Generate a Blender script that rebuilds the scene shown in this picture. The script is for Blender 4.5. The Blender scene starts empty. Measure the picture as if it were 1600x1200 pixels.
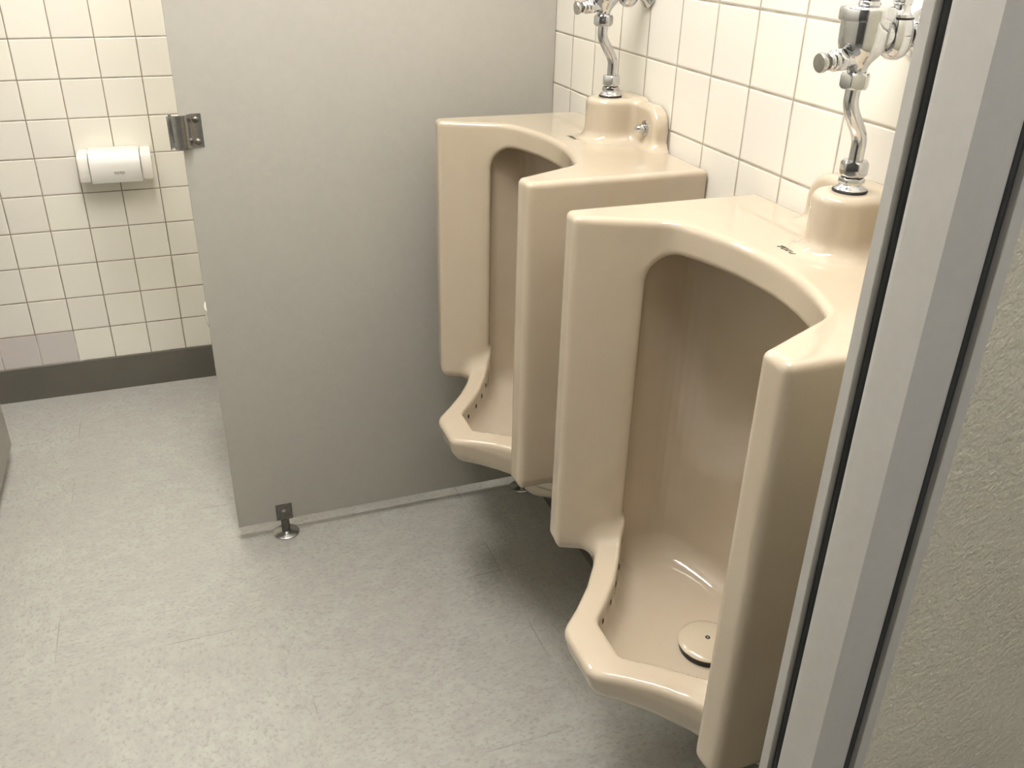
import bpy, bmesh, math, random
import numpy as np
from mathutils import Vector, Matrix, Euler

random.seed(7)
S = bpy.context.scene
COL = S.collection
PI = math.pi

# ------------------------------------------------------------------ helpers
def srgb(r, g, b):
    def f(c):
        c /= 255.0
        return c / 12.92 if c <= 0.04045 else ((c + 0.055) / 1.055) ** 2.4
    return (f(r), f(g), f(b), 1.0)

def link(o, parent=None):
    COL.objects.link(o)
    if parent is not None:
        o.parent = parent
    return o

def obj(name, bm, mat, parent=None, smooth=True, loc=None, angle=40):
    me = bpy.data.meshes.new(name)
    bmesh.ops.recalc_face_normals(bm, faces=bm.faces[:])
    bm.to_mesh(me); bm.free()
    if smooth:
        for p in me.polygons: p.use_smooth = True
        me.set_sharp_from_angle(angle=math.radians(angle))
    me.materials.append(mat)
    o = bpy.data.objects.new(name, me)
    if loc is not None: o.location = loc
    return link(o, parent)

def tag(o, label, cat, group=None):
    o['label'] = label; o['category'] = cat
    if group: o['group'] = group
    return o

def struct(name, bm, mat, parent=None, smooth=False):
    o = obj(name, bm, mat, parent, smooth)
    if parent is None: o['kind'] = 'structure'
    return o

def empty(name, loc, label, cat, group=None, rz=0):
    o = bpy.data.objects.new(name, None)
    o.empty_display_size = 0.05
    o.location = loc; o.rotation_euler = (0, 0, rz)
    link(o); tag(o, label, cat, group)
    return o

def copy_tree(o, parent=None):
    c = o.copy(); COL.objects.link(c)
    if parent is not None: c.parent = parent
    for ch in list(o.children): copy_tree(ch, c)
    return c

def box(bm, x0, x1, y0, y1, z0, z1, bevel=0.0, seg=2):
    t = bmesh.new()
    bmesh.ops.create_cube(t, size=1.0)
    for v in t.verts:
        v.co = Vector(((x0 + x1) / 2 + v.co.x * (x1 - x0), (y0 + y1) / 2 + v.co.y * (y1 - y0), (z0 + z1) / 2 + v.co.z * (z1 - z0)))
    if bevel > 0:
        bmesh.ops.bevel(t, geom=t.edges[:], offset=bevel, segments=seg, profile=0.5, affect='EDGES')
    merge(bm, t)

def merge(bm, t, mat=None):
    if mat is not None: t.transform(mat)
    me = bpy.data.meshes.new('tmp'); t.to_mesh(me); t.free()
    bm.from_mesh(me); bpy.data.meshes.remove(me)

def axis_matrix(origin, direction):
    d = Vector(direction).normalized()
    q = Vector((0, 0, 1)).rotation_difference(d)
    return Matrix.Translation(Vector(origin)) @ q.to_matrix().to_4x4()

def lathe(bm, prof, n=48, mat=None):
    """prof: list of (r, z) revolved about local z."""
    t = bmesh.new(); rings = []
    for r, z in prof:
        if r < 1e-6: rings.append([t.verts.new((0, 0, z))])
        else: rings.append([t.verts.new((r * math.cos(2 * PI * k / n), r * math.sin(2 * PI * k / n), z)) for k in range(n)])
    for a, b in zip(rings, rings[1:]):
        for k in range(n):
            k2 = (k + 1) % n
            if len(a) == 1 and len(b) == 1: continue
            if len(a) == 1: t.faces.new((a[0], b[k], b[k2]))
            elif len(b) == 1: t.faces.new((a[k], a[k2], b[0]))
            else: t.faces.new((a[k], a[k2], b[k2], b[k]))
    for e in (rings[0], rings[-1]):
        if len(e) > 1: t.faces.new(e)
    merge(bm, t, mat)

def hexnut(bm, R, z0, z1, mat=None, bev=.5, rot=0.0, m=16):
    """hexagonal nut whose corners are turned to a cone, so each flat ends in an arc; R = corner radius"""
    t = bmesh.new(); ap = R * math.cos(PI / 6); n = 6 * m
    def ring(fr, fz):
        out = []
        for k in range(n):
            a = 2 * PI * k / n; c = (a + PI / 6) % (PI / 3) - PI / 6
            r = ap / math.cos(c); r = min(r, R * .985)
            out.append(t.verts.new((fr(r) * math.cos(a + rot), fr(r) * math.sin(a + rot), fz(r))))
        return out
    k_ = bev; e = .0012
    rs = [ring(lambda r: ap * .84, lambda r: z0), ring(lambda r: ap * .97, lambda r: z0), ring(lambda r: r - e * .3, lambda r: z0 + (r - ap) * k_ + e * .3),
          ring(lambda r: r, lambda r: z0 + (r - ap) * k_ + e), ring(lambda r: r, lambda r: z1 - (r - ap) * k_ - e),
          ring(lambda r: r - e * .3, lambda r: z1 - (r - ap) * k_ - e * .3), ring(lambda r: ap * .97, lambda r: z1), ring(lambda r: ap * .84, lambda r: z1)]
    for a, c in zip(rs, rs[1:]):
        for k in range(n): t.faces.new((a[k], a[(k + 1) % n], c[(k + 1) % n], c[k]))
    t.faces.new(rs[0]); t.faces.new(rs[-1])
    bmesh.ops.recalc_face_normals(t, faces=t.faces[:])
    merge(bm, t, mat)

def tube(bm, pts, r, n=24, cap=True):
    """sweep a circle along a smooth polyline"""
    pts = [Vector(p) for p in pts]; t = bmesh.new(); rings = []
    up = None
    for i, p in enumerate(pts):
        d = (pts[min(i + 1, len(pts) - 1)] - pts[max(i - 1, 0)]).normalized()
        if up is None: up = d.orthogonal().normalized()
        up = (up - d * up.dot(d)).normalized(); s = d.cross(up)
        rr = r[i] if isinstance(r, (list, tuple)) else r
        rings.append([t.verts.new(p + rr * (math.cos(2 * PI * k / n) * up + math.sin(2 * PI * k / n) * s)) for k in range(n)])
    for a, b in zip(rings, rings[1:]):
        for k in range(n): t.faces.new((a[k], a[(k + 1) % n], b[(k + 1) % n], b[k]))
    if cap: t.faces.new(rings[0]); t.faces.new(rings[-1])
    merge(bm, t)

def prism(bm, pts, lo, hi, axis='z', bevel=0.0):
    """extrude a closed 2-D outline; axis z: pts are (x,y); axis x: pts are (y,z); axis y: pts are (x,z)"""
    t = bmesh.new()
    f = {'z': lambda p, h: (p[0], p[1], h), 'x': lambda p, h: (h, p[0], p[1]), 'y': lambda p, h: (p[0], h, p[1])}[axis]
    a = [t.verts.new(f(p, lo)) for p in pts]; b = [t.verts.new(f(p, hi)) for p in pts]
    n = len(pts)
    for k in range(n): t.faces.new((a[k], a[(k + 1) % n], b[(k + 1) % n], b[k]))
    t.faces.new(a); t.faces.new(b)
    bmesh.ops.recalc_face_normals(t, faces=t.faces[:])
    if bevel: bmesh.ops.bevel(t, geom=t.edges[:], offset=bevel, segments=2, affect='EDGES')
    merge(bm, t)

def catmull(P, n=8):
    P = [Vector(p) for p in P]; out = []
    for i in range(len(P) - 1):
        p0 = P[max(i - 1, 0)]; p1 = P[i]; p2 = P[i + 1]; p3 = P[min(i + 2, len(P) - 1)]
        for k in range(n):
            t = k / n
            out.append(.5 * ((2 * p1) + (p2 - p0) * t + (2 * p0 - 5 * p1 + 4 * p2 - p3) * t * t + (-p0 + 3 * p1 - 3 * p2 + p3) * t ** 3))
    out.append(P[-1]); return out

# ------------------------------------------------------------------ materials
class NT:
    def __init__(s, name):
        s.m = bpy.data.materials.new(name); s.m.use_nodes = True
        s.t = s.m.node_tree; s.t.nodes.clear()
        s.out = s.n('ShaderNodeOutputMaterial'); s.b = s.n('ShaderNodeBsdfPrincipled')
        s.l(s.b.outputs[0], s.out.inputs[0])
    def n(s, typ, **kw):
        x = s.t.nodes.new(typ)
        for k, v in kw.items(): setattr(x, k, v)
        return x
    def l(s, a, b): s.t.links.new(a, b)
    def put(s, sock, v):
        if hasattr(v, 'is_linked') or isinstance(v, bpy.types.NodeSocket): s.l(v, sock)
        else: sock.default_value = v
    def math(s, op, a, b=0.0, c=0.0):
        x = s.n('ShaderNodeMath', operation=op)
        for i, v in enumerate((a, b, c)): s.put(x.inputs[i], v)
        return x.outputs[0]
    def mix(s, f, a, b, mode='MIX'):
        x = s.n('ShaderNodeMix', data_type='RGBA', blend_type=mode)
        s.put(x.inputs[0], f); s.put(x.inputs[6], a); s.put(x.inputs[7], b)
        return x.outputs[2]
    def smooth(s, v, lo, hi, a=0.0, b=1.0):
        x = s.n('ShaderNodeMapRange', interpolation_type='SMOOTHSTEP')
        s.put(x.inputs[0], v); x.inputs[1].default_value = lo; x.inputs[2].default_value = hi
        x.inputs[3].default_value = a; x.inputs[4].default_value = b
        return x.outputs[0]
    def noise(s, vec, scale, detail=3, rough=.5):
        x = s.n('ShaderNodeTexNoise'); s.l(vec, x.inputs['Vector'])
        x.inputs['Scale'].default_value = scale; x.inputs['Detail'].default_value = detail; x.inputs['Roughness'].default_value = rough
        return x.outputs['Fac']
    def pos(s): return s.n('ShaderNodeNewGeometry').outputs['Position']
    def sep(s, v):
        x = s.n('ShaderNodeSeparateXYZ'); s.l(v, x.inputs[0]); return x.outputs
    def comb(s, a, b, c=0.0):
        x = s.n('ShaderNodeCombineXYZ')
        for i, v in enumerate((a, b, c)): s.put(x.inputs[i], v)
        return x.outputs[0]
    def bump(s, h, strength, dist):
        x = s.n('ShaderNodeBump'); s.l(h, x.inputs['Height'])
        x.inputs['Strength'].default_value = strength; x.inputs['Distance'].default_value = dist
        s.l(x.outputs[0], s.b.inputs['Normal'])
    def set(s, **kw):
        nm = dict(color='Base Color', rough='Roughness', metal='Metallic', spec='Specular IOR Level', coat='Coat Weight', coat_r='Coat Roughness', ec='Emission Color', es='Emission Strength')
        for k, v in kw.items(): s.put(s.b.inputs[nm[k]], v)
        return s

def tile_mat(name, horiz, off, zoff, base, grout, odd=None):
    """100 mm glazed square tiles; horiz = 0 for x, 1 for y"""
    k = NT(name); P = k.sep(k.pos())
    u = k.math('MULTIPLY', k.math('SUBTRACT', P[horiz], off), 10.0)
    v = k.math('MULTIPLY', k.math('SUBTRACT', P[2], zoff), 10.0)
    def edge(a):
        f = k.math('FRACT', a)
        return k.math('MINIMUM', f, k.math('SUBTRACT', 1.0, f))
    e = k.math('MINIMUM', edge(u), edge(v))
    wob = k.noise(k.pos(), 60, 2)
    e = k.math('ADD', e, k.math('MULTIPLY', k.math('SUBTRACT', wob, .5), .006))
    g = k.smooth(e, .009, .017)                 # 0 in the joint, 1 on the tile
    cell = k.comb(k.math('FLOOR', u), k.math('FLOOR', v))
    wn = k.n('ShaderNodeTexWhiteNoise', noise_dimensions='2D'); k.l(cell, wn.inputs['Vector'])
    tone = k.math('MULTIPLY_ADD', wn.outputs['Value'], .07, .95)
    tc = k.mix(1.0, base, k.comb(tone, tone, tone), 'MULTIPLY')
    tint = k.math('MULTIPLY', wn.outputs['Value'], .35)
    tc = k.mix(tint, tc, k.mix(1.0, tc, srgb(247, 251, 242), 'MULTIPLY'))
    gcol = grout
    if odd:
        m = k.math('MULTIPLY', k.math('LESS_THAN', v, 1.0), k.math('LESS_THAN', u, odd[0]))
        tc = k.mix(m, tc, odd[1])
        gcol = k.mix(k.math('MULTIPLY', k.math('LESS_THAN', v, .97), k.math('LESS_THAN', u, odd[0] + .1)), grout, odd[2])
    gn = k.noise(k.pos(), 25, 4)
    gcol = k.mix(k.smooth(gn, .35, .75), gcol, k.mix(1.0, gcol, (.62, .58, .52, 1), 'MULTIPLY'))
    col = k.mix(g, gcol, tc)
    k.set(color=col, rough=k.smooth(g, 0, 1, .8, .16), spec=.5)
    h = k.math('ADD', k.smooth(e, .006, .035), k.math('MULTIPLY', k.noise(k.pos(), 9, 1), .25))
    k.bump(h, .55, .0016)
    return k.m

def ceramic(name, c, rough=.06, tint=None):
    k = NT(name)
    n = k.noise(k.pos(), 14, 3)
    col = k.mix(k.smooth(n, .3, .7, 0, .35), c, k.mix(1.0, c, (.93, .91, .87, 1), 'MULTIPLY'))
    sp = k.noise(k.pos(), 420, 1)
    col = k.mix(k.smooth(sp, .84, .88, 0, .25), col, (.16, .11, .07, 1))
    k.set(color=col, rough=rough, spec=.5, coat=.35, coat_r=.04)
    return k.m

def plain(name, c, rough=.5, metal=0.0, var=.08, scale=30, bump=0, bdist=.0005, spec=.5, bscale=None):
    k = NT(name); n = k.noise(k.pos(), scale, 3)
    col = k.mix(k.smooth(n, .3, .7, 0, 1), c, k.mix(1.0, c, (1 - var, 1 - var, 1 - var, 1), 'MULTIPLY'))
    k.set(color=col, rough=k.smooth(n, .2, .8, rough * .9, rough * 1.1), metal=metal, spec=spec)
    if bump: k.bump(k.noise(k.pos(), bscale or scale, 4), bump, bdist)
    return k.m

def floor_mat():
    k = NT('vinyl_floor_tile'); P = k.sep(k.pos())
    T = .4565
    u = k.math('DIVIDE', k.math('ADD', P[0], .205), T); v = k.math('DIVIDE', k.math('SUBTRACT', P[1], 1.382), T)
    def edge(a):
        f = k.math('FRACT', a); return k.math('MINIMUM', f, k.math('SUBTRACT', 1.0, f))
    e = k.math('MINIMUM', edge(u), edge(v))
    cell = k.comb(k.math('FLOOR', u), k.math('FLOOR', v))
    wn = k.n('ShaderNodeTexWhiteNoise', noise_dimensions='2D'); k.l(cell, wn.inputs['Vector'])
    # streaks run along x or y, turned from tile to tile
    flip = k.math('GREATER_THAN', wn.outputs['Value'], .5)
    ax = k.mix(flip, k.comb(k.math('MULTIPLY', P[0], .7), P[1], wn.outputs['Value']), k.comb(P[0], k.math('MULTIPLY', P[1], .7), wn.outputs['Value']))
    n1 = k.noise(ax, 150, 5, .65); n2 = k.noise(ax, 38, 5, .65); n3 = k.noise(k.pos(), 5, 3)
    c = k.mix(k.smooth(n2, .36, .66), srgb(188, 186, 178), srgb(197, 197, 186))
    c = k.mix(k.smooth(n1, .5, .70, 0, .7), c, srgb(160, 155, 146))
    c = k.mix(k.smooth(n1, .28, .46, .4, 0), c, srgb(212, 210, 198))
    c = k.mix(k.smooth(n3, .35, .7, 0, .35), c, srgb(184, 177, 170))
    tone = k.math('MULTIPLY_ADD', wn.outputs['Value'], .02, .635)
    c = k.mix(1.0, c, k.comb(tone, tone, tone), 'MULTIPLY')
    ph = k.noise(k.pos(), 7, 2)
    seam = k.math('MULTIPLY', k.smooth(e, .0012, .0032, 1, 0), k.smooth(ph, .50, .66))
    c = k.mix(k.math('MULTIPLY', seam, .5), c, srgb(98, 88, 76))
    spk = k.noise(k.pos(), 130, 1)
    c = k.mix(k.smooth(spk, .78, .82, 0, .35), c, srgb(120, 110, 100))
    k.set(color=c, rough=k.smooth(n2, .3, .7, .36, .46), spec=.4)
    k.bump(n1, .12, .0006)
    return k.m

M_TILE_R = tile_mat('glazed_tile_urinal_wall', 1, .788, .0946, srgb(226, 221, 211), srgb(168, 159, 143))
M_TILE_B = tile_mat('glazed_tile_back_wall', 0, -1.109, .0973, srgb(236, 231, 219), srgb(146, 133, 117), odd=(0.0, srgb(205, 198, 192), srgb(196, 189, 180)))
M_FLOOR = floor_mat()
M_CEIL = plain('ceiling_board', srgb(205, 202, 195), .9, scale=40, bump=.2)
M_PAINT = plain('painted_plaster', srgb(120, 118, 112), .85, scale=20, bump=.2)
M_BASE = plain('dark_skirting', srgb(92, 88, 79), .45, scale=12)
M_CER = ceramic('beige_vitreous_china', srgb(183, 170, 150))
M_CERW = ceramic('white_vitreous_china', srgb(240, 240, 236))
M_STRAIN = ceramic('beige_strainer_china', srgb(188, 176, 154), .18)
M_PANEL = plain('grey_laminate', srgb(173, 170, 161), .42, var=.03, scale=60, bump=.25, bdist=.0002, bscale=700)
M_JAMB = plain('grey_enamelled_steel', srgb(166, 164, 158), .32, var=.04, scale=90, bump=.15, bdist=.0001, bscale=900)
M_GAP = plain('dark_rubber_gasket', srgb(40, 42, 42), .6)
M_CHROME = plain('polished_chrome', (.66, .67, .69, 1), .07, 1.0, var=.12, scale=60)
M_STEEL = plain('brushed_steel', (.56, .56, .55, 1), .24, 1.0, var=.15, scale=220)
M_DARKSTEEL = plain('dark_stained_steel', (.20, .19, .17, 1), .33, 1.0, var=.3, scale=160)
M_BLACK = plain('black_rubber_and_gap_shade', srgb(22, 22, 22), .5)
M_HOLE = plain('dark_hole', srgb(38, 26, 20), .8)
M_INK = plain('dark_grey_glaze_print', srgb(70, 62, 54), .3)
M_PLASTIC = plain('ivory_plastic', srgb(218, 214, 203), .35, var=.02, scale=30)
M_COVER = plain('glossy_white_cover', srgb(214, 211, 203), .22, var=.01, scale=30)
M_HOUSING = plain('white_lamp_housing', srgb(238, 238, 236), .5)
M_PAPER = plain('white_tissue', srgb(244, 242, 238), .95, scale=120, bump=.3)

def wallpaper_mat():
    k = NT('embossed_wall_covering')
    p = k.pos(); n = k.noise(p, 150, 2, .5); n2 = k.noise(p, 330, 2, .5)
    c = k.mix(k.smooth(k.noise(p, 4, 2), .3, .7), srgb(186, 182, 165), srgb(178, 174, 158))
    k.set(color=c, rough=.38, spec=.5)
    k.bump(k.math('ADD', n, k.math('MULTIPLY', n2, .5)), .42, .006)
    return k.m
M_WALLP = wallpaper_mat()

# ------------------------------------------------------------------ room shell
X_L, Y_F, Y_B, H = -2.75, -1.60, 2.570, 2.45
Y_POST0, Y_POST1 = 0.300, 0.360          # the stub wall the photographer looks past
X_POST = -0.320
ZF = -.007                                # finished floor level

def quadbox(name, x0, x1, y0, y1, z0, z1, mat):
    bm = bmesh.new(); box(bm, x0, x1, y0, y1, z0, z1)
    return struct(name, bm, mat)

quadbox('floor', X_L - .1, 1.3, Y_F - .1, Y_B + .1, -.088, ZF, M_FLOOR)
quadbox('ceiling', X_L - .1, 1.3, Y_F - .1, Y_B + .1, H, H + .08, M_CEIL)
quadbox('wall_back', X_L, 0, Y_B, Y_B + .1, ZF, H, M_TILE_B)
quadbox('wall_right', 0, .1, Y_POST1, Y_B + .1, ZF, H, M_TILE_R)
quadbox('wall_left', X_L - .1, X_L, Y_F, Y_B + .1, 0, H, M_PAINT)
quadbox('wall_front', X_L, 1.2, Y_F - .1, Y_F, 0, H, M_PAINT)
quadbox('wall_entry', 1.2, 1.3, Y_F - .1, Y_POST1, 0, H, M_PAINT)

quadbox('baseboard_back', X_L, 0, Y_B - .006, Y_B, ZF, .097, M_BASE)
quadbox('baseboard_right', -.006, 0, Y_POST1, Y_B - .006, ZF, .0946, M_BASE)

def tilt(bm):                              # the stub wall is a few millimetres out of plumb
    for v in bm.verts: v.co.x -= .0055 * (v.co.z - .35)
bm = bmesh.new(); box(bm, X_POST + .058, 1.2, Y_POST0 + .004, Y_POST1 - .002, ZF, H); tilt(bm)
struct('wall_divider', bm, M_WALLP)
# steel corner casing on the end of the stub wall: two faces meeting at a sharp corner, each ending in a
# slot and a raised lip
def rnd(cx, cy, r, a0, a1, n=8):
    return [(cx + r * math.cos(math.radians(a0 + (a1 - a0) * i / n)), cy + r * math.sin(math.radians(a0 + (a1 - a0) * i / n))) for i in range(n + 1)]
W = .0600
def casing_profile():
    # local (a along face from corner, b depth behind the face); the face rolls back into the slot
    L = [(0, 0)]
    L += [(.034 + .0120 * t, .0105 * t ** 2.2) for t in [i / 12 for i in range(13)]]
    L += [(.0462, .028), (.0505, .028), (.0505, .0005), (.0510, 0), (.0605, 0), (.061, .0005), (.061, .030)]
    return L
prof = casing_profile()
ptsA = [(X_POST + b, Y_POST0 + a) for a, b in prof]              # face looking along -x
ptsB = [(X_POST + a, Y_POST0 + b) for a, b in prof]              # face looking along -y
outl = list(reversed(ptsA)) + ptsB[1:]
outl.append((X_POST + .061, Y_POST1 - .004)); outl.append((X_POST + .03, Y_POST1 - .004))
bm = bmesh.new()
prism(bm, outl, ZF, H - .001, 'z'); tilt(bm)
t1 = struct('trim_1', bm, M_JAMB, smooth=True)
t1.data.set_sharp_from_angle(angle=math.radians(24))
bead = [(.0450, .0105), (.0456, .0088), (.0468, .0066), (.0482, .0056), (.0496, .0054), (.0506, .0058), (.0506, .026), (.0450, .026)]
for pts in ([(X_POST + b, Y_POST0 + a) for a, b in bead], [(X_POST + a, Y_POST0 + b) for a, b in bead]):
    bm = bmesh.new(); prism(bm, pts, ZF, H - .002, 'z'); tilt(bm)
    obj('gasket', bm, M_GAP, t1)

# ------------------------------------------------------------------ signed-distance ceramic
def rmax(a, b, r):
    a = a + r; b = b + r
    return np.minimum(np.maximum(a, b), 0) + np.sqrt(np.maximum(a, 0) ** 2 + np.maximum(b, 0) ** 2) - r
def rmin(a, b, r): return -rmax(-a, -b, r)

def round_poly(pts, n=7):
    """pts: (x, y, r) closed polygon -> rounded outline"""
    out = []; N = len(pts)
    for i in range(N):
        p = np.array(pts[i][:2], float); r = pts[i][2]
        if r <= 0: out.append(p); continue
        a = np.array(pts[i - 1][:2]) - p; b = np.array(pts[(i + 1) % N][:2]) - p
        la, lb = np.linalg.norm(a), np.linalg.norm(b); a /= la; b /= lb
        ang = math.acos(max(-1, min(1, float(a @ b))))
        d = min(r / math.tan(ang / 2), la * .49, lb * .49); rr = d * math.tan(ang / 2)
        bis = (a + b) / np.linalg.norm(a + b); c = p + bis * (rr / math.sin(ang / 2))
        v0 = p + a * d - c; v1 = p + b * d - c
        a0 = math.atan2(v0[1], v0[0]); da = math.atan2(v0[0] * v1[1] - v0[1] * v1[0], float(v0 @ v1))
        for k in range(n + 1):
            t = a0 + da * k / n; out.append(c + rr * np.array((math.cos(t), math.sin(t))))
    return np.array(out)

def poly_sdf(P, x, y):
    d = np.full(x.shape, 1e9); s = np.ones(x.shape)
    N = len(P); j = N - 1
    for i in range(N):
        ex, ey = P[j] - P[i]; wx = x - P[i][0]; wy = y - P[i][1]
        t = np.clip((wx * ex + wy * ey) / (ex * ex + ey * ey + 1e-18), 0, 1)
        d = np.minimum(d, (wx - ex * t) ** 2 + (wy - ey * t) ** 2)
        c1 = y >= P[i][1]; c2 = y < P[j][1]; c3 = ex * wy > ey * wx
        s = np.where((c1 & c2 & c3) | (~c1 & ~c2 & ~c3), -s, s)
        j = i
    return s * np.sqrt(d)

def mirror_poly(half):
    """half: (u, d, r) from the centre line outwards, u >= 0 -> full closed polygon"""
    return round_poly(list(half) + [(-u, d, r) for u, d, r in reversed(half) if u > 1e-9])

def surface_nets(F, lo, h, fn):
    """naive surface nets + Newton projection on the exact field"""
    ins = F < 0
    nx, ny, nz = F.shape
    c = np.zeros((nx - 1, ny - 1, nz - 1), np.int8)
    for i in (0, 1):
        for j in (0, 1):
            for k in (0, 1):
                c += ins[i:nx - 1 + i, j:ny - 1 + j, k:nz - 1 + k]
    act = (c > 0) & (c < 8)
    idx = -np.ones(act.shape, np.int64); A = np.argwhere(act); idx[act] = np.arange(len(A))
    acc = np.zeros((len(A), 3)); cnt = np.zeros(len(A))
    cor = [(i, j, k) for i in (0, 1) for j in (0, 1) for k in (0, 1)]
    for a in cor:
        for ax in range(3):
            if a[ax]: continue
            b = list(a); b[ax] = 1
            fa = F[A[:, 0] + a[0], A[:, 1] + a[1], A[:, 2] + a[2]]; fb = F[A[:, 0] + b[0], A[:, 1] + b[1], A[:, 2] + b[2]]
            m = (fa < 0) != (fb < 0)
            t = np.where(m, fa / np.where(m, fa - fb, 1), 0)
            p = np.array(a, float)[None, :].repeat(len(A), 0); p[:, ax] += t
            acc[m] += p[m]; cnt[m] += 1
    V = lo + h * (A + acc / cnt[:, None])
    for _ in range(3):
        e = h * .15; f0 = fn(V[:, 0], V[:, 1], V[:, 2]); g = np.empty_like(V)
        for ax in range(3):
            Vp = V.copy(); Vp[:, ax] += e; Vm = V.copy(); Vm[:, ax] -= e
            g[:, ax] = (fn(*Vp.T) - fn(*Vm.T)) / (2 * e)
        st = (f0 / np.maximum((g ** 2).sum(1), .25))[:, None] * g
        L = np.linalg.norm(st, axis=1, keepdims=True); V = V - st * np.minimum(1, .7 * h / np.maximum(L, 1e-12))
    Q = []
    for ax in range(3):
        b, cc = (ax + 1) % 3, (ax + 2) % 3
        sl0 = [slice(None)] * 3; sl1 = [slice(None)] * 3
        sl0[ax] = slice(0, -1); sl1[ax] = slice(1, None)
        a0 = ins[tuple(sl0)]; a1 = ins[tuple(sl1)]
        E_ = np.argwhere(a0 != a1)
        ok = np.ones(len(E_), bool)
        for q in (b, cc): ok &= (E_[:, q] > 0) & (E_[:, q] < F.shape[q] - 1)
        E_ = E_[ok]
        flip = a0[tuple(E_.T)]
        def at(db, dc):
            p = E_.copy(); p[:, b] -= db; p[:, cc] -= dc; return idx[tuple(p.T)]
        q = np.stack([at(1, 1), at(0, 1), at(0, 0), at(1, 0)], 1)
        q[~flip] = q[~flip][:, ::-1]
        Q.append(q)
    return V, np.concatenate(Q)

def sdf_mesh(name, fn, lo, hi, h, mat):
    lo = np.array(lo, float); n = np.ceil((np.array(hi) - lo) / h).astype(int) + 1
    X, Y, Z = [lo[i] + h * np.arange(n[i]) for i in range(3)]
    F = np.empty(n)
    for k in range(0, n[2], 16):
        x, y, z = np.meshgrid(X, Y, Z[k:k + 16], indexing='ij'); F[:, :, k:k + 16] = fn(x, y, z)
    V, Q = surface_nets(F, lo, h, fn)
    me = bpy.data.meshes.new(name)
    me.from_pydata(V.tolist(), [], Q.tolist()); me.update()
    for p in me.polygons: p.use_smooth = True
    me.materials.append(mat)
    return me

# plan outlines of the urinal, (u = sideways, d = out from the wall)
arc_pts = []
def arc3(u1, d1, d0, n=10):          # circle through (+-u1, d1), (0, d0), from the centre outwards
    s = d1 - d0; R = (u1 * u1 + s * s) / (2 * s)
    return [(u1 * i / n, d0 + R - math.sqrt(R * R - (u1 * i / n) ** 2)) for i in range(n + 1)]
A3 = arc3(.152, .186, .150)
P_SHELL = mirror_poly([(u, d, 0) for u, d in A3[:-2]] + [(A3[-1][0], A3[-1][1], .05), (.203, .297, .010), (.240, .294, .010), (.240, .0, 0), (.0, .0, 0)])
P_CAV = mirror_poly([(0, .5, 0), (.163, .5, 0), (.163, .209, 0), (.184, .199, 0), (.184, .14, 0)] + [(.184 * math.cos(t), .14 - .092 * math.sin(t), 0) for t in [PI / 2 * i / 14 for i in range(1, 15)]])
P_WIDE = mirror_poly([(0, .304, 0), (.033, .304, .02), (.060, .2755, .05), (.092, .2480, .05), (.126, .2250, .05), (.190, .197, .02), (.192, .14, 0)] + [(.192 * math.cos(t), .14 - .094 * math.sin(t), 0) for t in [PI / 2 * i / 14 for i in range(1, 15)]])
P_HOUT = mirror_poly([(0, .354, 0), (.044, .354, .03), (.072, .3215, .06), (.104, .2905, .06), (.140, .264, .06), (.178, .243, .02), (.222, .203, .02), (.222, .0, 0), (0, 0, 0)])
P_HIN = mirror_poly([(0, .306, 0), (.035, .306, .020), (.062, .2775, .05), (.094, .2500, .05), (.128, .2270, .05), (.1635, .2065, .05), (.1985, .190, 0), (.1985, .0, 0), (0, 0, 0)])
P_TRAP = mirror_poly([(0, .222, 0), (.08, .222, .05), (.135, .14, .04), (.135, 0, 0), (0, 0, 0)])

def rimtop(d): return .436 + .20 * np.maximum(.36 - d, 0) + .020 * (np.maximum(.265 - d, 0) / .06) ** 2
def floorz(u, d):
    return .380 + .05 * np.abs(u) ** 2 / .16 ** 2 * .4 + .35 * (d - .15) ** 2

class Tab:
    """2-D polygon distance table with bilinear look-up (fast enough for the 3-D grid)"""
    def __init__(s, P, h=.0007):
        s.h = h; s.u0, s.d0 = 0, -.06
        U = np.arange(0, .31, h); D = np.arange(-.06, .46, h)
        u, d = np.meshgrid(U, D, indexing='ij'); s.T = poly_sdf(P, u, d)
    def __call__(s, u, d):
        a = np.clip((np.abs(u) - s.u0) / s.h, 0, s.T.shape[0] - 1.001); b = np.clip((d - s.d0) / s.h, 0, s.T.shape[1] - 1.001)
        i = a.astype(int); j = b.astype(int); a = a - i; b = b - j; T = s.T
        return (T[i, j] * (1 - a) + T[i + 1, j] * a) * (1 - b) + (T[i, j + 1] * (1 - a) + T[i + 1, j + 1] * a) * b
T_SHELL, T_CAV, T_WIDE, T_HOUT, T_HIN, T_TRAP = [Tab(P) for P in (P_SHELL, P_CAV, P_WIDE, P_HOUT, P_HIN, P_TRAP)]

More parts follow.
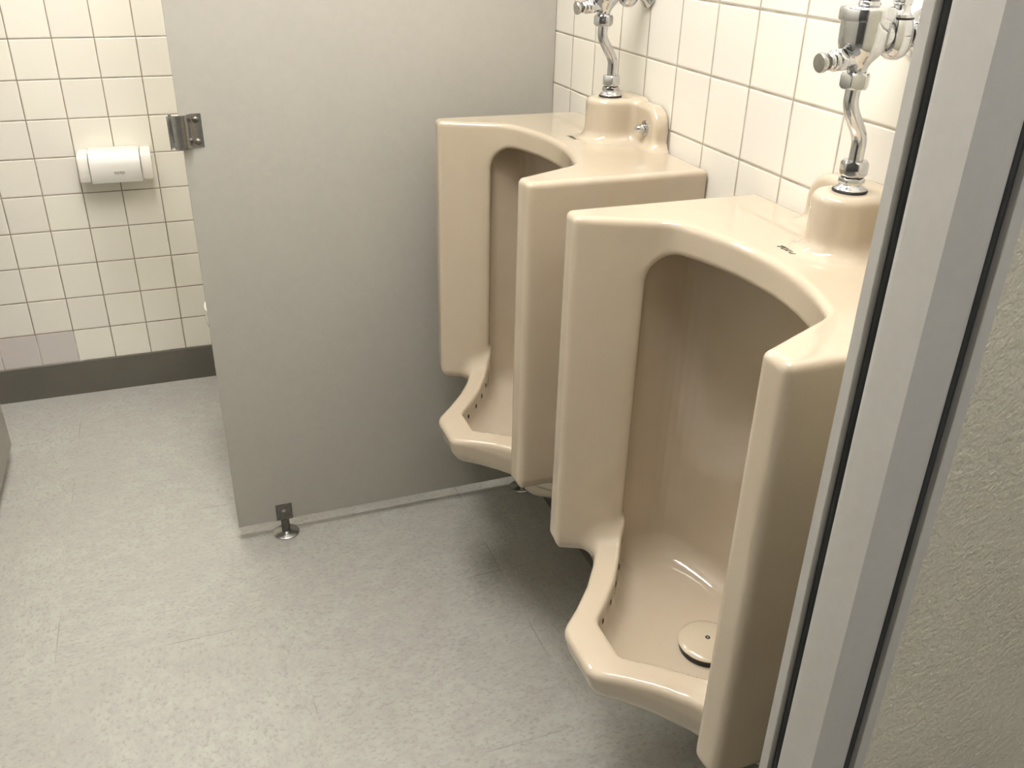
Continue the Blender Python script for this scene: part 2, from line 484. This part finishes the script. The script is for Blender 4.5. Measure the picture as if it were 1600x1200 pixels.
Z_TOP, Z_BOT = .963, .430
def urinal_sdf(x, y, z):
    d = -x - .003; u = np.abs(y)
    sh = T_SHELL(u, d)
    f = rmax(rmax(sh, z - Z_TOP, .0085), Z_BOT - z, .028)
    # bowl
    ho = T_HOUT(u, d) + np.maximum(.43 - z, 0) * .22
    bowl = rmax(rmax(ho, (z - rimtop(d)) * .80, .008), .372 - z, .038)
    tr = T_TRAP(u, d) + np.maximum(.37 - z, 0) * .12
    bowl = rmin(bowl, rmax(rmax(tr, z - .40, .01), .284 - z, .045), .012)
    f = rmin(f, bowl, .026)
    # hollow
    cu = rmax(rmax(T_CAV(u, d), z - .921, .045), rimtop(d) + .004 - z, .024)
    cl = rmax(rmax(T_CAV(u, d), T_HIN(u, d), .012), (floorz(u, d) - z) * .9, .034)
    cl = rmax(cl, z - .80, .01)
    cav = np.minimum(cu, cl)
    # behind the front lip the hollow is wider than its opening
    skin = np.minimum(rmax(sh, z - Z_TOP, .008), rmax(ho, (z - rimtop(d)) * .85, .008))
    cw = rmax(rmax(T_WIDE(u, d), skin + .016, .008), z - .934, .03)
    cw = rmax(cw, (floorz(u, d) - z) * .9, .032)
    cav = np.minimum(cav, cw)
    f = rmax(f, -cav, .0075)
    # spud boss and bolt lug on top
    bx = rmax(np.abs(u) - .111, z - 1.030, .036)
    lug = rmax(rmax(bx, d - .024, .010), .93 - z, .001)
    cyl = np.sqrt(u * u + (d - .060) ** 2) - .0345
    cyl = np.where(d < .060, np.minimum(cyl, u - .0345), cyl)
    boss = rmax(rmax(cyl, z - 1.0325, .010), .93 - z, .001)
    top = rmin(lug, boss, .011)
    f = rmin(f, top, .020)
    return np.maximum(f, -d)

ME_URINAL = sdf_mesh('body', urinal_sdf, (-.372, -.254, .270), (.008, .254, 1.046), .0032, M_CER)

# ------------------------------------------------------------------ printed mark
def text_mesh(s, size, mat, shear=.35, ext=.0003):
    cu = bpy.data.curves.new('lettering', 'FONT'); cu.body = s; cu.size = size; cu.shear = shear; cu.extrude = ext
    cu.align_x = 'CENTER'; cu.align_y = 'CENTER'; cu.offset = size * .012; cu.resolution_u = 4
    t = bpy.data.objects.new('lettering', cu); COL.objects.link(t)
    bpy.context.view_layer.update()
    me = bpy.data.meshes.new_from_object(t.evaluated_get(bpy.context.evaluated_depsgraph_get()))
    bpy.data.objects.remove(t); bpy.data.curves.remove(cu)
    me.materials.clear(); me.materials.append(mat)
    return me

ME_MARK = text_mesh('TOTO', .0110, M_INK)
def march(p, v, n=400, h=.0004):
    """walk from p along v until the china surface is met"""
    p = np.array(p, float); v = np.array(v, float); v /= np.linalg.norm(v)
    for _ in range(n):
        f = float(urinal_sdf(*[np.array(c) for c in p]))
        if abs(f) < .0002: break
        p = p + v * (f * .8)
    return p

# ------------------------------------------------------------------ urinals
def make_urinal():
    r = empty('urinal', (0, 0, 0), '', 'urinal', 'urinals on the tiled wall')
    b = bpy.data.objects.new('body', ME_URINAL); link(b, r)
    # strainer over the drain
    bm = bmesh.new()
    lathe(bm, [(.0, .0095), (.0045, .0092), (.0046, .004)], 24)
    lathe(bm, [(.0046, .0092), (.018, .0086), (.034, .0065), (.0390, .0045), (.0412, .0018), (.0406, .0), (.038, -.001), (.0046, -.001)], 56)
    s = obj('strainer', bm, M_STRAIN, r, loc=(-.152, -.004, march((-.152, .05, .43), (0, 0, -1))[2] + .0095))
    bm = bmesh.new(); lathe(bm, [(.0, .0094), (.0036, .0095), (.0036, .009), (0, .009)], 24)
    o = obj('strainer_hole', bm, M_HOLE, s)
    bm = bmesh.new(); lathe(bm, [(.034, 0), (.0385, -.001), (.0385, -.010), (0, -.010), (0, 0)], 48)
    obj('strainer_gap_shade', bm, M_BLACK, s)  # black disc filling the gap under the strainer, its shade put into colour
    # rinse holes under the rim
    for sd in (1, -1):
        for q, d0 in ((.050, .290), (.076, .265), (.102, .2445), (.127, .2275)):
            v = np.array([-.62, sd * .785, 0.0])              # out toward the rim
            p = march((-d0 + .02, sd * (q - .025), rimtop(np.array(d0)) - .026), v)
            bm = bmesh.new(); lathe(bm, [(0, 0), (.0024, .0002), (.0026, .0010), (.0026, .004), (0, .004)], 14)
            bm.transform(Matrix.Scale(1.9, 4, (0, 1, 0)))
            bm.transform(Matrix((Vector((-sd * .785, -.62, 0)), Vector((0, 0, 1)), Vector((.62, -sd * .785, 0)))).transposed().to_4x4())
            bm.transform(Matrix.Translation(Vector((.62, -sd * .785, 0)) * -.0034))
            obj('rinse_hole', bm, M_HOLE, r, loc=tuple(p))
    # wall bolts with washers and cap nuts
    for sd in (1, -1):
        bm = bmesh.new(); mt = axis_matrix((0, 0, 0), (-1, 0, 0))
        lathe(bm, [(0, -.004), (.0125, -.004), (.0128, .0008), (.0118, .0018), (.008, .002), (0, .002)], 32, mt)
        m = obj('mounting_bolt', bm, M_STEEL, r, loc=(-.0268, sd * .076, .993))
        bm = bmesh.new(); hexnut(bm, .0078, .0012, .009, mt)
        lathe(bm, [(.0064, .008), (.0062, .012), (.0048, .0155), (.0025, .0172), (0, .0176)], 28, mt)
        obj('cap_nut', bm, M_CHROME, m)
    # printed mark on the deck
    t = bpy.data.objects.new('printed_mark', ME_MARK); t.rotation_euler = (0, 0, -PI / 2)
    t.location = (-.1145, .019, march((-.1145, .019, 1.0), (0, 0, -1))[2] + .0002); link(t, r)
    t['label'] = 'small dark slanted lettering on the glaze'
    return r

u_near = make_urinal()
u_near.location = (0, .690, 0)
u_near['label'] = 'beige glazed wall urinal in the foreground, partly behind the grey steel post'
u_far = copy_tree(u_near); u_far.location = (0, 1.299, 0)
u_far['label'] = 'beige glazed wall urinal farther back, beside the grey toilet partition'

# ------------------------------------------------------------------ flush valves
def make_valve():
    r = empty('flush_valve', (0, 0, 0), '', 'flush valve', 'flush valves over the urinals')
    xp, xv = -.057, -.079                     # pipe foot and valve axis
    # spud: rubber ring, flange, short neck, nut, S-shaped pipe, nut
    bm = bmesh.new(); lathe(bm, [(0.0000, 0), (0.0189, 0), (0.0194, .0012), (0.0189, .0026), (0.0000, .0026)], 48)
    obj('rubber_ring', bm, M_BLACK, r, loc=(xp, 0, 1.0325))
    bm = bmesh.new(); lathe(bm, [(0.0000, .0022), (0.0182, .0022), (0.0185, .0034), (0.0173, .0052), (0.0135, .0072), (0.0127, .009), (0.0000, .009)], 48)
    hexnut(bm, .0146, .0080, .0160, rot=1.0)
    fl = obj('spud_flange', bm, M_CHROME, r, loc=(xp, 0, 1.0325))
    bm = bmesh.new(); lathe(bm, [(0.0000, 0), (0.0119, 0), (0.0119, .0022), (0.0000, .0022)], 40)
    obj('sealing_washer', bm, M_BLACK, fl, loc=(0, 0, .0158))
    bm = bmesh.new(); hexnut(bm, .0156, .0178, .0345, bev=1.1, rot=.70)
    obj('coupling_nut', bm, M_CHROME, r, loc=(xp, 0, 1.0325))
    bm = bmesh.new()
    P = [(xp, 0, 1.062), (xp, 0, 1.074), (xp, 0, 1.086), (xp - .003, 0, 1.096), (xp - .011, 0, 1.1085), (xv + .003, 0, 1.1215), (xv, 0, 1.131), (xv, 0, 1.140), (xv, 0, 1.150)]
    tube(bm, catmull(P, 6), .0080, 32)
    obj('flush_pipe', bm, M_CHROME, r)
    bm = bmesh.new(); hexnut(bm, .0158, 1.1440, 1.1605, Matrix.Translation((xv, 0, 0)), bev=1.1, rot=1.15)
    obj('coupling_nut', bm, M_CHROME, r)
    # valve body: cup that narrows to the outlet
    bm = bmesh.new()
    lathe(bm, [(0.0000, 1.1600), (0.0097, 1.1600), (0.0103, 1.1620), (0.0110, 1.1665), (0.0141, 1.1715), (0.0194, 1.1770), (0.0232, 1.1835), (0.0247, 1.1910), (0.0251, 1.2050), (0.0251, 1.2105), (0.0000, 1.2105)], 64, Matrix.Translation((xv, 0, 0)))
    obj('valve_body', bm, M_CHROME, r)
    bm = bmesh.new()
    lathe(bm, [(0.0000, 1.2100), (0.0245, 1.2100), (0.0245, 1.2112), (0.0280, 1.2112), (0.0283, 1.2120), (0.0283, 1.2215), (0.0275, 1.2235), (0.0258, 1.2245), (0.0114, 1.2260), (0.0106, 1.2290), (0.0095, 1.2300), (0.0000, 1.2300)], 64, Matrix.Translation((xv, 0, 0)))
    lid = obj('valve_cap', bm, M_CHROME, r)
    bm = bmesh.new(); lathe(bm, [(0.0000, 1.2295), (0.0086, 1.2295), (0.0115, 1.2320), (0.0121, 1.2370), (0.0109, 1.2425), (0.0070, 1.2450), (0.0000, 1.2452)], 40, Matrix.Translation((xv, 0, 0)))
    obj('cap_screw', bm, M_CHROME, lid)
    # inclined push button toward the user
    mt = axis_matrix((xv - .012, 0, 1.1745), (-1, 0, -.10))
    bm = bmesh.new()
    lathe(bm, [(0.0000, -.004), (0.0096, -.004), (0.0096, .006), (0.0108, .0065), (0.0108, .0085), (0.0000, .0085)], 40, mt)
    hexnut(bm, .0125, .0082, .0175, mt, rot=.2)
    lathe(bm, [(0.0000, .017), (0.0104, .017), (0.0109, .0185), (0.0109, .021), (0.0102, .0225), (0.0091, .0235), (0.0091, .0265), (0.0081, .0278), (0.0000, .0278)], 40, mt)
    cl = obj('button_collar', bm, M_CHROME, r)
    bm = bmesh.new(); lathe(bm, [(0.0000, .0275), (0.0075, .0275), (0.0075, .0330), (0.0000, .0330)], 40, mt)
    obj('button_stem', bm, M_DARKSTEEL, cl)
    bm = bmesh.new(); lathe(bm, [(0.0000, .0325), (0.0095, .0325), (0.0101, .0335), (0.0101, .0370), (0.0093, .0382), (0.0000, .0390)], 40, mt)
    obj('push_button', bm, M_STEEL, r)
    # inlet arm with stop valve, bonnet, and wall flange
    bm = bmesh.new()
    lathe(bm, [(0.0000, 0), (0.0120, 0), (0.0120, .020), (0.0132, .0225), (0.0132, .0260), (0.0120, .028), (0.0000, .028)], 40, axis_matrix((xv + .014, 0, 1.196), (1, 0, 0)))
    obj('inlet_arm', bm, M_CHROME, r)
    bm = bmesh.new()
    lathe(bm, [(0.0000, 1.1710), (0.0072, 1.1722), (0.0132, 1.1770), (0.0166, 1.1850), (0.0174, 1.1950), (0.0166, 1.2045), (0.0142, 1.2105), (0.0134, 1.2125), (0.0000, 1.2125)], 48, Matrix.Translation((-.037, 0, 0)))
    st = obj('stop_valve', bm, M_CHROME, r)
    bm = bmesh.new(); lathe(bm, [(0.0000, 0), (0.0143, 0), (0.0143, .0016), (0.0000, .0016)], 40, Matrix.Translation((-.037, 0, 1.2122)))
    obj('sealing_washer', bm, M_BLACK, st)
    bm = bmesh.new()
    lathe(bm, [(0.0000, 1.2135), (0.0132, 1.2135), (0.0132, 1.2165), (0.0096, 1.2190), (0.0084, 1.2230), (0.0084, 1.2260), (0.0000, 1.2260)], 40, Matrix.Translation((-.037, 0, 0)))
    hexnut(bm, .0105, 1.2255, 1.2335, Matrix.Translation((-.037, 0, 0)), rot=.5)
    obj('stop_spindle', bm, M_CHROME, st)
    bm = bmesh.new()
    lathe(bm, [(0.0000, 0), (0.0106, 0), (0.0106, .020), (0.0000, .020)], 40, axis_matrix((-.0205, 0, 1.196), (1, 0, 0)))
    lathe(bm, [(.012, .0), (.0135, .001), (.0175, .006), (.0245, .0100), (.0265, .0125), (.0262, .0148), (0, .0148)], 48, axis_matrix((-.0158, 0, 1.196), (1, 0, 0)))
    obj('wall_flange', bm, M_CHROME, r)
    return r

v_near = make_valve(); v_near.location = (0, .690, 0)
v_near['label'] = 'chrome flush valve with push button on the foreground urinal, beside the steel post'
v_far = copy_tree(v_near); v_far.location = (0, 1.2985, 0)
v_far['label'] = 'chrome flush valve cut by the top of the picture, on the farther urinal'

# ------------------------------------------------------------------ grey toilet partition
YP, XP0, ZP0, ZP1 = 1.673, -.7425, .034, 1.95
part = empty('toilet_partition', (-.37, YP + .017, 0), 'tall pale grey laminate partition on steel feet behind the farther urinal', 'partition')
ox, oy = part.location.x, part.location.y
def pl(x, y, z=0): return (x - ox, y - oy, z)
bm = bmesh.new(); box(bm, XP0, -.001, YP, YP + .034, ZP0, ZP1, .0012, 2)
bm.transform(Matrix.Translation((-ox, -oy, 0)))
obj('panel', bm, M_PANEL, part)

def make_foot(x):
    bm = bmesh.new(); box(bm, -.0185, .0185, -.0030, .0005, .0350, .0765, .0008)
    f = obj('foot', bm, M_DARKSTEEL, part, loc=pl(x, YP))
    f['label'] = 'dark steel foot bracket'
    bm = bmesh.new(); lathe(bm, [(0, -.005), (.0098, -.005), (.0098, .0335), (.0085, .036), (0, .036)], 28); bm.transform(Matrix.Translation((0, .0035, 0)))
    obj('stem', bm, M_DARKSTEEL, f)
    bm = bmesh.new(); lathe(bm, [(0, 0), (.0295, 0), (.0305, .0015), (.0300, .0036), (.0270, .0055), (.0140, .0072), (.0110, .0085), (0, .0085)], 56); bm.transform(Matrix.Translation((0, .0035, ZF)))
    obj('base_disc', bm, M_STEEL, f)
    bm = bmesh.new(); lathe(bm, [(0, 0), (.0048, 0), (.0046, .0008), (.0030, .0016), (0, .0019)], 24, axis_matrix((-.001, -.0028, .0605), (0, -1, 0)))
    obj('screw', bm, M_STEEL, f)
make_foot(-.638); make_foot(-.040)

# latch keeper screwed to the free edge
xs = [(-.7040, 0), (-.7215, 0), (-.7235, .0010), (-.7260, .0042), (-.7290, .0088), (-.7320, .0128), (-.7355, .0156), (-.7395, .0168), (-.7450, .0166), (-.7530, .0150), (-.7560, .0140)]
th = .0022
outer = [(x, -y - .0022) for x, y in xs]; inner = [(x, -y) for x, y in reversed(xs)]
bm = bmesh.new(); prism(bm, outer + inner, -.0305, .0305, 'z', .0005)
box(bm, -.7640, -.7612, -.0140, .006, -.0305, .0305, .0004)
box(bm, -.7632, -.7545, .0005, .0026, -.0305, .0305, .0004)
bm.transform(Matrix.Translation((-ox, YP - oy, .9340)))
kp = obj('latch_keeper', bm, M_STEEL, part); kp['label'] = 'bent steel latch keeper'
for zz in (.9535, .9135):
    bm = bmesh.new(); lathe(bm, [(0, 0), (.0062, 0), (.0060, .0014), (.0046, .0030), (.0022, .0039), (0, .0041)], 28, axis_matrix(pl(-.7140, YP - .0020, zz), (0, -1, 0)))
    obj('screw', bm, M_DARKSTEEL, kp)

# ------------------------------------------------------------------ stall panel at the left edge
sp = empty('stall_panel', (-1.285, 1.1, 0), 'grey laminate stall panel at the far left edge of the view', 'partition')
bm = bmesh.new(); box(bm, -1.304, -1.270, .30, 2.235, .034, 1.95, .0012); bm.transform(Matrix.Translation((1.285, -1.1, 0)))
obj('panel', bm, M_PANEL, sp)
for y in (.5, 1.25):
    bm = bmesh.new(); lathe(bm, [(0, 0), (.030, 0), (.030, .003), (.0100, .0070), (.0098, .036), (0, .036)], 40); bm.transform(Matrix.Translation((0.001, y - 1.1, ZF)))
    obj('foot', bm, M_STEEL, sp)

# ------------------------------------------------------------------ toilet paper holder on the back wall
ph = empty('toilet_paper_holder', (-.909, Y_B, .680), 'white covered toilet paper holder on the tiled back wall', 'paper holder')
arm_out = [(0, -.040), (0, .036), (-.066, .036), (-.076, .033), (-.081, .026), (-.086, -.028), (-.083, -.036), (-.07, -.040)]
for x0, x1 in ((-.092, -.0660), (.0645, .0905)):
    bm = bmesh.new(); prism(bm, arm_out, x0, x1, 'x', .003)
    obj('side_arm', bm, M_PLASTIC, ph)
bm = bmesh.new(); box(bm, -.080, .080, -.008, -.0005, -.030, .034, .002)
obj('back_plate', bm, M_PLASTIC, ph)
cs = [(-.004, .0400), (-.040, .0412), (-.062, .0390), (-.078, .0300), (-.087, .0150), (-.0905, -.005), (-.0895, -.024), (-.0865, -.038)]
cs = catmull([(0, a, b) for a, b in cs], 5)
top = [(p.y, p.z) for p in cs]
low = []
for i, p in enumerate(cs):
    d = (cs[min(i + 1, len(cs) - 1)] - cs[max(i - 1, 0)]).normalized(); low.append((p.y - d.z * .002, p.z + d.y * .002))
bm = bmesh.new(); prism(bm, top + list(reversed(low)), -.0635, .0620, 'x', .0004)
cv = obj('cover', bm, M_COVER, ph)
bm = bmesh.new(); lathe(bm, [(.018, -.055), (.030, -.055), (.030, .055), (.018, .055), (.018, -.055)], 40, axis_matrix((0, -.045, .002), (1, 0, 0)))
obj('paper_roll', bm, M_PAPER, ph)
me = text_mesh('TOTO', .0095, M_INK, shear=.2)
t = bpy.data.objects.new('printed_mark', me); link(t, cv)
t.location = (.006, -.0909, -.012); t.rotation_euler = (math.radians(87), 0, 0)

# ------------------------------------------------------------------ toilet behind the partition (only its rim peeks out)
wc = empty('toilet', (-.015, 2.13, ZF), 'white toilet hidden behind the grey partition, only its front rim peeking out', 'toilet')
def egg(s, x):            # half outline of the bowl in plan, x from -1 (front) to 1
    return s * math.sqrt(max(0, 1 - x * x)) * (1 - .08 * x)
def ring(bmx, cx, rx, ry, z, n=48):
    return [bmx.verts.new((cx + rx * math.cos(2 * PI * k / n), ry * math.sin(2 * PI * k / n) * (1 + .10 * math.cos(2 * PI * k / n)), z)) for k in range(n)]
def loft(rings_):
    bm = bmesh.new(); R_ = [ring(bm, *r) for r in rings_]
    for a, b in zip(R_, R_[1:]):
        n = len(a)
        for k in range(n): bm.faces.new((a[k], a[(k + 1) % n], b[(k + 1) % n], b[k]))
    bm.faces.new(R_[0]); bm.faces.new(R_[-1]); return bm
bm = loft([(-.40, .20, .11, 0.0), (-.40, .20, .11, .03), (-.41, .19, .10, .10), (-.43, .21, .12, .20), (-.465, .245, .165, .31), (-.475, .252, .182, .365), (-.476, .252, .183, .385), (-.476, .244, .175, .392), (-.476, .20, .13, .390), (-.470, .17, .11, .33), (-.44, .08, .06, .24)])
obj('bowl', bm, M_CERW, wc, angle=60)
bm = bmesh.new()
bs = loft([(-.476, .245, .178, .394), (-.476, .253, .186, .397), (-.476, .253, .186, .410), (-.476, .244, .176, .415), (-.476, .05, .04, .417)])
merge(bm, bs); obj('seat', bm, M_PLASTIC, wc, angle=50)
bm = bmesh.new(); box(bm, -.20, -.001, -.20, .20, .40, .78, .02, 3); obj('tank', bm, M_CERW, wc)
bm = bmesh.new(); box(bm, -.21, -.001, -.21, .21, .782, .815, .010, 3); obj('tank_lid', bm, M_CERW, wc)
bm = bmesh.new(); box(bm, -.30, -.001, -.12, .12, .0, .398, .02, 3); obj('pedestal', bm, M_CERW, wc)

# ------------------------------------------------------------------ ceiling lamps
def lamp_mat(name, strength, c):
    k = NT(name); k.set(color=(.9, .9, .9, 1), ec=c, es=strength); return k.m
WARM = (1.0, .972, .95, 1)
def ceiling_light(x, y, rz, label, power, L=1.15, n=2, gap=.13):
    r = empty('ceiling_light', (x, y, H), label, 'ceiling light', 'fluorescent lamps on the ceiling', rz)
    bm = bmesh.new(); box(bm, -L / 2 - .03, L / 2 + .03, -.13, .13, -.045, -.0005, .004)
    obj('housing', bm, M_HOUSING, r)
    A = 2 * PI * .016 * L
    mt = lamp_mat('fluorescent_tube', power / (A * n * PI), WARM)
    for k in range(n):
        yy = (k - (n - 1) / 2) * gap
        bm = bmesh.new(); lathe(bm, [(0, -L / 2), (.016, -L / 2), (.016, L / 2), (0, L / 2)], 20, axis_matrix((0, yy, -.075), (1, 0, 0)))
        tb = obj('tube', bm, mt, r)
        for sg in (-1, 1):
            bm = bmesh.new(); box(bm, sg * (L / 2 + .012) - .012, sg * (L / 2 + .012) + .012, yy - .012, yy + .012, -.095, -.044, .002)
            obj('lamp_holder', bm, M_HOUSING, tb)
    return r
ceiling_light(-.70, .78, PI / 2, 'twin-tube ceiling light over the aisle in front of the urinals', 98)
ceiling_light(-.88, 2.15, 0, 'twin-tube ceiling light over the tiled toilet stall', 60)
ceiling_light(-.10, -.75, 0, 'twin-tube ceiling light over the entry beside the textured wall', 58)

w = bpy.data.worlds.new('World'); S.world = w; w.use_nodes = True
w.node_tree.nodes['Background'].inputs[0].default_value = (.9, .92, 1, 1)
w.node_tree.nodes['Background'].inputs[1].default_value = .01

# ------------------------------------------------------------------ camera
M = [[0.9363950533587353, -0.350202915120791, 0.022852183433746072], [-0.14354586756833432, -0.44161430811771263, -0.8856474393175696], [0.32024816619434954, 0.8260355446992667, -0.46379563488948683]]
cam = bpy.data.cameras.new('camera'); co = bpy.data.objects.new('camera', cam); COL.objects.link(co)
rt, dn, fw = [Vector(a) for a in M]
mw = Matrix((rt, -dn, -fw)).transposed().to_4x4(); mw.translation = (-.7628075, -.0985930, 1.2954294)
co.matrix_world = mw
cam.sensor_fit = 'HORIZONTAL'; cam.sensor_width = 36; cam.lens = 1390.944 / 1600 * 36
cam.clip_start = .01
S.camera = co

vs = S.view_settings
vs.view_transform = 'Standard'; vs.look = 'None'; vs.gamma = 1; vs.use_curve_mapping = False
vs.exposure = 0.0
S.cycles.max_bounces = 10; S.cycles.diffuse_bounces = 6
